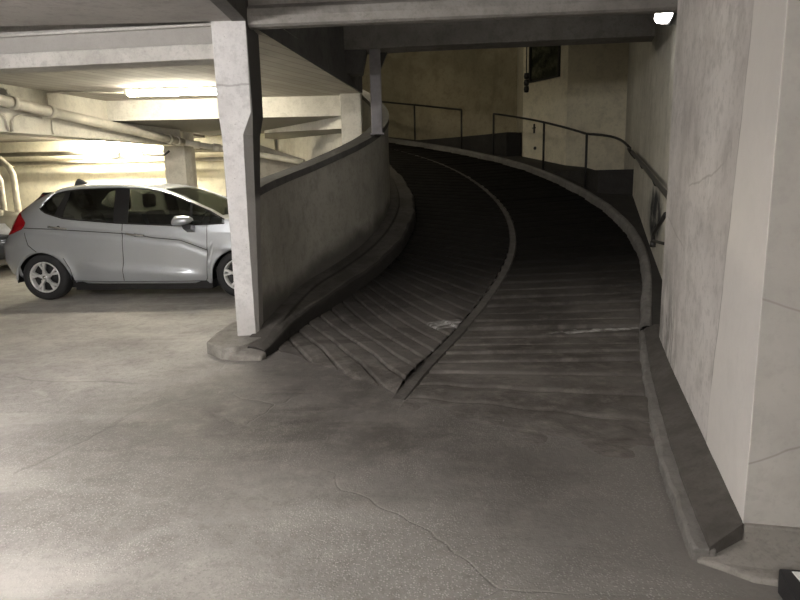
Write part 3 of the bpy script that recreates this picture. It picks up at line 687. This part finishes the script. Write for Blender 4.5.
r = thing('reflector_lamp', 'small white reflector on an arm from the far wall above the silver car', 'lamp', (-5.58,13.3,1.90))
MB().lathe([(.02,.10),(.035,.09),(.06,.03),(.20,-.02),(.19,-.03),(.05,.015),(.001,.02)], (0,0,0), 'z', 20).build('reflector', M['white_card'], r)
MB().tube([(0,0,.09),(0,0,.2),(0,.05,.235),(0,.91,.235)], .014, 8).build('stem', M['white_card'], r)
# black box at the right corner
b = thing('plastic_box', 'black plastic box with a white label on the floor at the right corner', 'box', (1.41,1.80,.0), math.radians(-8))
b.location.x -= .02
mb = MB(); mb.hexa([(-.165,-.10,.0),(.2,-.10,.0),(.2,.10,.0),(-.165,.10,.0),(-.175,-.085,.075),(.18,-.085,.075),(.18,.085,.10),(-.175,.085,.10)])
mb.build('casing', M['black'], b, bevel=.006)
MB().hexa([(-.115,-.07,.074),(.16,-.07,.074),(.16,.07,.092),(-.14,.07,.092),(-.115,-.07,.081),(.16,-.07,.081),(.16,.07,.1005),(-.14,.07,.1005)]).build('label_sticker', M['white_card'], b)
MB().lathe([(.001,.012),(.011,.011),(.012,0)], (-.105,-.05,.079), 'z', 12).build('screw', M['rubber'], b)

# ------------------------------------------------------------------ CARS
I = np.interp
def rear_u(z): return float(I(z, [.2,.26,.31,.48,.67,.81,1.06,1.26,1.34,1.45], [-.24,-.34,-.46,-.53,-.52,-.43,-.30,-.03,.017,.03]))
def nose_u(z): return float(I(z, [.2,.3,.5,.62,.75,.9], [3.12,3.24,3.28,3.24,3.12,3.0]))
BZ = ([-.46,-.3,-.17,-.13,-.09,.033,.29,.98,1.7,2.3,2.45,2.9,3.15,3.25],[1.06,1.10,1.122,1.118,1.10,1.057,.994,.928,.886,.90,.885,.80,.72,.66])
TZ = ([-.46,-.3,-.17,-.13,-.11,-.084,.0,.166,.55,.988,1.349,1.632,1.91,2.119,2.3,2.45,2.9,3.15,3.25],[1.08,1.12,1.142,1.17,1.235,1.272,1.292,1.312,1.33,1.332,1.314,1.249,1.138,1.047,.945,.91,.82,.74,.68])
RZ = ([-.46,-.2,.068,.458,.844,1.224,1.488,1.75,2.0,2.25,2.45,2.9,3.15,3.25],[1.335,1.36,1.384,1.402,1.405,1.378,1.335,1.235,1.11,.985,.945,.865,.77,.70])
ARCH = ((.02,.335),(2.43,.335))
def zbot(u):
    z = float(I(u, [-.46,-.38,.4,2.1,2.8,3.25], [.27,.255,.205,.185,.20,.25]))
    for c, r in ARCH:
        if abs(u-c) < r: z = max(z, .255+math.sqrt(r*r-(u-c)**2)*1.0)
    return z
def endf(U):
    return 1 - .17*max(0, 1-(U+.46)/.42)**2.2 - .30*max(0, (U-2.6)/.65)**2.2
def wside(u, z, U):
    w = float(I(z, [.18,.26,.36,.5,.66,.80,.9,1.0,1.15,1.3,1.42], [.765,.79,.805,.812,.82,.815,.80,.775,.715,.645,.60]))
    # pressed wedge along the foot of the doors
    if .38 < u < 2.06:
        top = float(I(u, [.38,1.0,2.06],[.475,.452,.345])); bot = float(I(u, [.38,1.0,2.06],[.465,.365,.285])); k = smooth01(top+.012, bot-.004, z) if top > bot else 0
        w += (.036*k)*smooth01(.38,.8,u)*(1-smooth01(1.7,2.06,u)) - .010*smooth01(bot, bot-.12, z)
    # shoulder line
    zc = float(I(u, [-.2,.2,1.1,1.45,1.75,1.95,2.1],[.89,.868,.80,.745,.715,.64,.58])); 
    w += -.012*math.exp(-((z-zc+.03)/.03)**2) + .006*math.exp(-((z-zc-.02)/.025)**2)
    # flared wheel arches
    for c, r in ARCH:
        d = math.hypot(u-c, z-.255); w += .012*math.exp(-((d-r-.02)/.05)**2)
    return w*endf(U)
def remap(U, z):
    u = U
    if U < .5: u = lerp(rear_u(z), .5, (U+.46)/.96)
    if U > 2.75: u = lerp(2.75, nose_u(z), (U-2.75)/.5)
    return u
stations = sorted(set([round(-.46+.03*i, 4) for i in range(0, 125) if -.46+.03*i <= 3.25] + [-.17,-.13,-.11,-.09,3.25]))
NLOW, NWIN, NTOP = 30, 4, 8
def section(U):
    """points from the sill up to the middle of the roof (half width positive)"""
    zb = zbot(remap(U, .4)); zt = float(I(U, *BZ)); zw = max(zt+.004, float(I(U, *TZ))); zr = max(zw+.012, float(I(U, *RZ)))
    pts = []
    for i in range(NLOW+1):
        z = lerp(zb, zt, i/NLOW); u = remap(U, z); pts.append((u, wside(u, z, U), z))
    for i in range(1, NWIN+1):
        z = lerp(zt, zw, i/NWIN); u = remap(U, z); pts.append((u, wside(u, z, U), z))
    w0 = pts[-1][1]; ze = min(zw+.05, lerp(zw, zr, .55))
    for i in range(1, NTOP+1):
        t = i/NTOP; a = t*PI/2
        w = w0*math.cos(a)**1.05 if t < 1 else 0
        z = lerp(zw, zr, math.sin(a)**.62)
        u = remap(U, z); pts.append((u, w, z))
    return pts
SECT = [(U, section(U)) for U in stations]
WIN0, WIN1 = -.13, 2.27
WS0, WS1 = 1.50, 2.24
def car(label, paint, loc, rz, detail=True):
    c = thing('hatchback_car', label, 'car', loc, rz)
    body = MB(); n = len(SECT[0][1]); vs = []; fs = []
    for sg in (-1, 1):
        o = len(vs)
        for U, p in SECT: vs += [(u, sg*w, z) for u, w, z in p]
        for i in range(len(SECT)-1):
            Ua, Ub = SECT[i][0], SECT[i+1][0]
            for j in range(n-1):
                if NLOW <= j < NLOW+NWIN and Ua >= WIN0-1e-6 and Ub <= WIN1: continue
                if j >= NLOW+NWIN+3 and Ua >= WS0 and Ub <= WS1: continue
                fs.append((o+i*n+j, o+i*n+j+1, o+(i+1)*n+j+1, o+(i+1)*n+j))
    body.add(vs, fs, True)
    for idx, sg in ((0, -1), (-1, 1)):                    # tail and nose panels
        p = SECT[idx][1]; rows = []
        for (u, w, z) in p:
            rows.append([(u + sg*.05*(1-(k/5-1)**2)*min(1, w/.3), w*(k/5-1), z) for k in range(11)])
        body.grid(rows, True)
    bo = body.build('body', M[paint], c)
    md = bo.modifiers.new('solid', 'SOLIDIFY'); md.thickness = .012; md.offset = -1
    # side glass, pillars
    def side_patch(sg, U0, U1, off, lo=0, hi=NWIN):
        rows = []
        for U, p in SECT:
            if U0-1e-6 <= U <= U1+1e-6:
                rows.append([(u, sg*(w+off), z) for u, w, z in p[NLOW+lo:NLOW+hi+1]])
        return MB().grid(rows, True)
    for sg in (-1, 1):
        side_patch(sg, -.13, .23, -.006).build('side_window', M['side_glass'], c)
        side_patch(sg, .20, .99, -.006).build('side_window', M['side_glass'], c)
        side_patch(sg, 1.13, 1.90, -.006).build('side_window', M['side_glass'], c)
        side_patch(sg, 1.88, 2.28, -.006).build('side_window', M['side_glass'], c)
        for a, b in ((.17,.29),(.95,1.14),(1.86,1.92)): side_patch(sg, a, b, .001).build('window_pillar', M['trim'], c)
        # black surround: a bead along the belt and along the roof
        for row in (NLOW, NLOW+NWIN):
            MB().tube([(p[row][0], sg*(p[row][1]+.0), p[row][2]) for U, p in SECT if -.15 <= U <= 2.3], .0085, 6).build('window_bead', M['trim'], c)
    rows = []
    for U, p in SECT:
        if WS0-.03 <= U <= WS1+.03:
            q = p[NLOW+NWIN+2:]; rows.append([(u, -w, z-.006) for u, w, z in q] + [(u, w, z-.006) for u, w, z in q[::-1][1:]])
    MB().grid(rows, True).build('windscreen', M['screen_glass'], c)
    rows = []
    for z in np.linspace(1.02, 1.30, 6):
        u = rear_u(z)-.045; rows.append([(u-.012*(1-(k/4-1)**2), .52*(k/4-1)*(1.1-.5*(z-1.02)), float(z)) for k in range(9)])
    MB().grid(rows, True).build('rear_window', M['trim'], c)
    # underbody, lowered and widened to deepen the shade below, and wheel wells
    MB().box((.37,-.74,.115),(2.08,.74,.24)).box((-.25,-.58,.12),(2.9,.58,.30)).build("underbody", M["trim"], c)
    for sg in (-1, 1):
        MB().box((.36,min(sg*.70,sg*.775),.165),(2.09,max(sg*.70,sg*.775),.225)).build('sill_trim', M['trim'], c)
        for cx, r in ARCH:
            mb = MB(); mb.lathe([(r+.01, sg*.80),(r+.01, sg*.5),(.01, sg*.5)], (cx,0,.255), 'y', 24, -.1, PI+.1); mb.build('wheel_well', M['trim'], c)
            MB().lathe([(r-.004, sg*.795),(r+.012, sg*.815)], (cx,0,.255), 'y', 30, 0, PI).build('arch_lip', M[paint], c)
            w = bpy.data.objects.new('wheel', None); COL.objects.link(w); w.parent = c; w.location = (cx, sg*.70, .285)
            R = .285
            MB().lathe([(.185,-.085),(.205,-.10),(.25,-.10),(.275,-.085),(R,-.06),(R,.06),(.275,.085),(.25,.10),(.205,.10),(.185,.085),(.185,-.085)], (0,0,0), 'y', 48).build('tyre', M['rubber'], w)
            MB().lathe([(.001,sg*.02),(.185,sg*.03)], (0,0,0), 'y', 30).build('brake_disc', M['trim'], w)
            rm = MB(); rm.lathe([(.183,sg*.02),(.192,sg*.085),(.186,sg*.098),(.172,sg*.09),(.166,sg*.03)], (0,0,0), 'y', 48)
            for k in range(5):
                a = 2*PI*k/5 + .35
                for da, r0, wd in ((-.17,.03,.0125),(.20,.045,.010)):
                    b = a + da; ca, sa = math.cos(b), math.sin(b); tx, tz = -sa, ca
                    q = []
                    for y0 in (sg*.055, sg*.092):
                        for rr, ww, sh in ((r0, wd*.8, -da*.12),(.178, wd*1.25, .02)):
                            for e in (-1, 1): q.append((ca*rr+tx*(e*ww+sh), y0 - (sg*.02 if rr < .1 else 0)*0, sa*rr+tz*(e*ww+sh)))
                    rm.hexa([q[0],q[1],q[3],q[2],q[4],q[5],q[7],q[6]])
            rm.lathe([(.001,sg*.1),(.03,sg*.1),(.045,sg*.085),(.045,sg*.04)], (0,0,0), 'y', 20)
            rm.build('rim', M['alloy'], w)
            MB().lathe([(.001,sg*.106),(.022,sg*.104),(.025,sg*.098)], (0,0,0), 'y', 20).build('hub_cap', M['chrome'], w)
    # lamps
    for sg in (-1, 1):
        rows = []
        for z, e in ((.80,.02),(.83,.10),(.87,.20),(.91,.235),(.95,.23),(.98,.19),(1.02,.12),(1.06,.05),(1.12,.03),(1.2,.028),(1.27,.028)):
            row = []
            for k in range(7):
                U = -.46 + e*1.05*k/6; u = remap(U, z); row.append((u-.004, sg*(wside(u, z, U)+.008), z))
            row.insert(0, (rear_u(z)-.03, sg*(wside(rear_u(z), z, -.46)-.12), z)); rows.append(row)
        MB().grid(rows, True).build('tail_light', M['red_lens'], c)
        rows = []
        for z, e in ((.62,.05),(.66,.30),(.71,.45),(.76,.42),(.80,.30)):
            row = []
            for k in range(6):
                U = 3.25 - e*k/5; u = remap(U, z); row.append((u+.004, sg*(wside(u, z, U)+.006), z))
            rows.append(row)
        MB().grid(rows, True).build('headlight', M['clear_lens'], c)
        # door gaps
        def seam(line):
            pts = []
            for k in range(len(line)-1):
                for i in range(9):
                    t = i/8; u, z = lerp(line[k][0], line[k+1][0], t), lerp(line[k][1], line[k+1][1], t)
                    U = u
                    if u < .5: r = rear_u(z); U = -.46 + .96*(u-r)/(.5-r)
                    pts.append((u, sg*(wside(u, z, U)-.0005), z))
            MB().tube(pts, .0045, 6).build('door_seam', M['seam'], c)
        seam([(1.062,.925),(1.045,.6),(1.02,.235)]); seam([(2.09,.885),(2.075,.6),(2.04,.25),(2.02,.215)])
        seam([(-.16,.83),(-.12,.68),(-.02,.60)]); seam([(.30,.52),(.37,.38),(.385,.235)]); seam([(.385,.235),(1.02,.225),(2.02,.215)])
        # shoulder moulding
        ln = [(u, float(I(u, [-.2,.2,1.1,1.45,1.75,1.95,2.1],[.89,.868,.80,.745,.715,.64,.58]))) for u in np.linspace(-.16,2.07,30)]
        MB().tube([(u, sg*(wside(u, z, max(u,-.3))+.0005), z) for u, z in ln], .0055, 6).build('body_crease', M['seam'], c)
        for u0, z0 in ((.16,.898),(1.10,.80)):
            h = MB(); pts = []
            for k in range(9):
                t = k/8; u = u0+.23*t; z = z0-.028*t; pts.append((u, sg*(wside(u,z,max(u,.2))+.012+.022*math.sin(PI*t)), z))
            h.tube(pts, .014, 8).build('door_handle', M['chrome'], c)
            MB().lathe([(.001,sg*.004),(.024,sg*.0)], (u0+.115, sg*(wside(u0+.115,z0-.01,.6)-.001), z0-.014), 'y', 16).build('handle_cup', M['seam'], c)
        # mirror
        mo = bpy.data.objects.new('mirror', None); COL.objects.link(mo); mo.parent = c; mo.location = (1.85, sg*.93, .945)
        rows = [[(x*1.0+.018*math.sin(b)*1, sg*.085*r*math.cos(b), .062*r*math.sin(b)*(1.0 if math.sin(b) > 0 else .85)) for b in np.linspace(0,2*PI,20,endpoint=False)] for x, r in ((-.105,.02),(-.105,.8),(-.09,1),(0,1.0),(.06,.85),(.10,.5),(.115,.02))]
        MB().grid(rows, True, True).build('mirror_shell', M[paint], mo)
        MB().hexa([(.0,-sg*.15,-.155),(.09,-sg*.15,-.155),(.10,sg*.03,-.09),(.01,sg*.03,-.09),(.0,-sg*.15,-.05),(.09,-sg*.15,-.05),(.10,sg*.03,-.04),(-.01,sg*.03,-.04)]).build('mirror_stalk', M['trim'], mo)
    # aerial fin
    MB().grid([[(x, y*w, 1.37+z*(1-.25*abs(y))) for y in (-1,0,1)]+[(x, y*w*1.3, 1.37) for y in (1,-1)] for x, w, z in ((.08,.014,.0),(.10,.018,.06),(.13,.02,.092),(.16,.02,.088),(.24,.02,.05),(.33,.012,.02))], False, True).build('aerial_fin', M['seam'], c)
    # cabin
    for x, y in ((1.15,-.36),(1.15,.36),(.25,-.36),(.25,.36)):
        s = bpy.data.objects.new('seat', None); COL.objects.link(s); s.parent = c; s.location = (x,y,.32)
        MB().box((-.02,-.25,.02),(.48,.25,.20)).build('seat_cushion', M['seat'], s, bevel=.05)
        MB().hexa([(-.08,-.24,.15),(.10,-.24,.15),(.10,.24,.15),(-.08,.24,.15),(-.26,-.21,.70),(-.14,-.21,.70),(-.14,.21,.70),(-.26,.21,.70)]).build('seat_back', M['seat'], s, bevel=.05)
        MB().box((-.31,-.13,.74),(-.20,.13,.93)).build('head_restraint', M['seat'], s, bevel=.045)
    MB().hexa([(1.78,-.66,.6),(2.35,-.66,.6),(2.35,.66,.6),(1.78,.66,.6),(1.86,-.66,.86),(2.3,-.66,.9),(2.3,.66,.9),(1.86,.66,.86)]).build('dashboard', M['trim'], c, bevel=.03)
    MB().tube([(1.66+.05*math.sin(a), .36+.17*math.cos(a), .86+.16*math.sin(a)) for a in np.linspace(0,2*PI,28)], .014, 8).build('steering_wheel', M['trim'], c)
    MB().box((-.1,-.66,.3),(2.2,.66,.36)).build('cabin_floor', M['trim'], c)
    return c
yaw = math.radians(-3.5)
def carpos(ax, ay):                                        # from the contact point of the near rear tyre
    return (ax - .80*math.sin(yaw)*1.0, ay + .80*math.cos(yaw), 0)
car('silver five door hatchback parked side on in the bright bay', 'silver', carpos(-4.343, 7.75), yaw)
car('dark car whose nose just shows at the far left edge', 'charcoal', (-9.36, 10.9, 0), 0)

# ------------------------------------------------------------------ camera, world, view
cam = bpy.data.cameras.new('camera'); co = bpy.data.objects.new('camera', cam); COL.objects.link(co)
cam.sensor_width = 36; cam.lens = 642.089/800*36; cam.clip_start = .05; cam.clip_end = 200
Rm = Matrix(((0.99972415,0.02348689,0),(-0.00445521,0.18963696,-0.98184417),(-0.02306046,0.98157332,0.18968929)))
co.matrix_world = Matrix.Translation((0,0,1.4)) @ Rm.to_4x4()
scene.camera = co
w = bpy.data.worlds.new('world'); w.use_nodes = True; scene.world = w
w.node_tree.nodes['Background'].inputs[0].default_value = (.9,.95,1,1); w.node_tree.nodes['Background'].inputs[1].default_value = .003
scene.view_settings.view_transform = 'Standard'; scene.view_settings.look = 'None'
scene.view_settings.gamma = 1; scene.view_settings.use_curve_mapping = False
scene.view_settings.exposure = 3.0
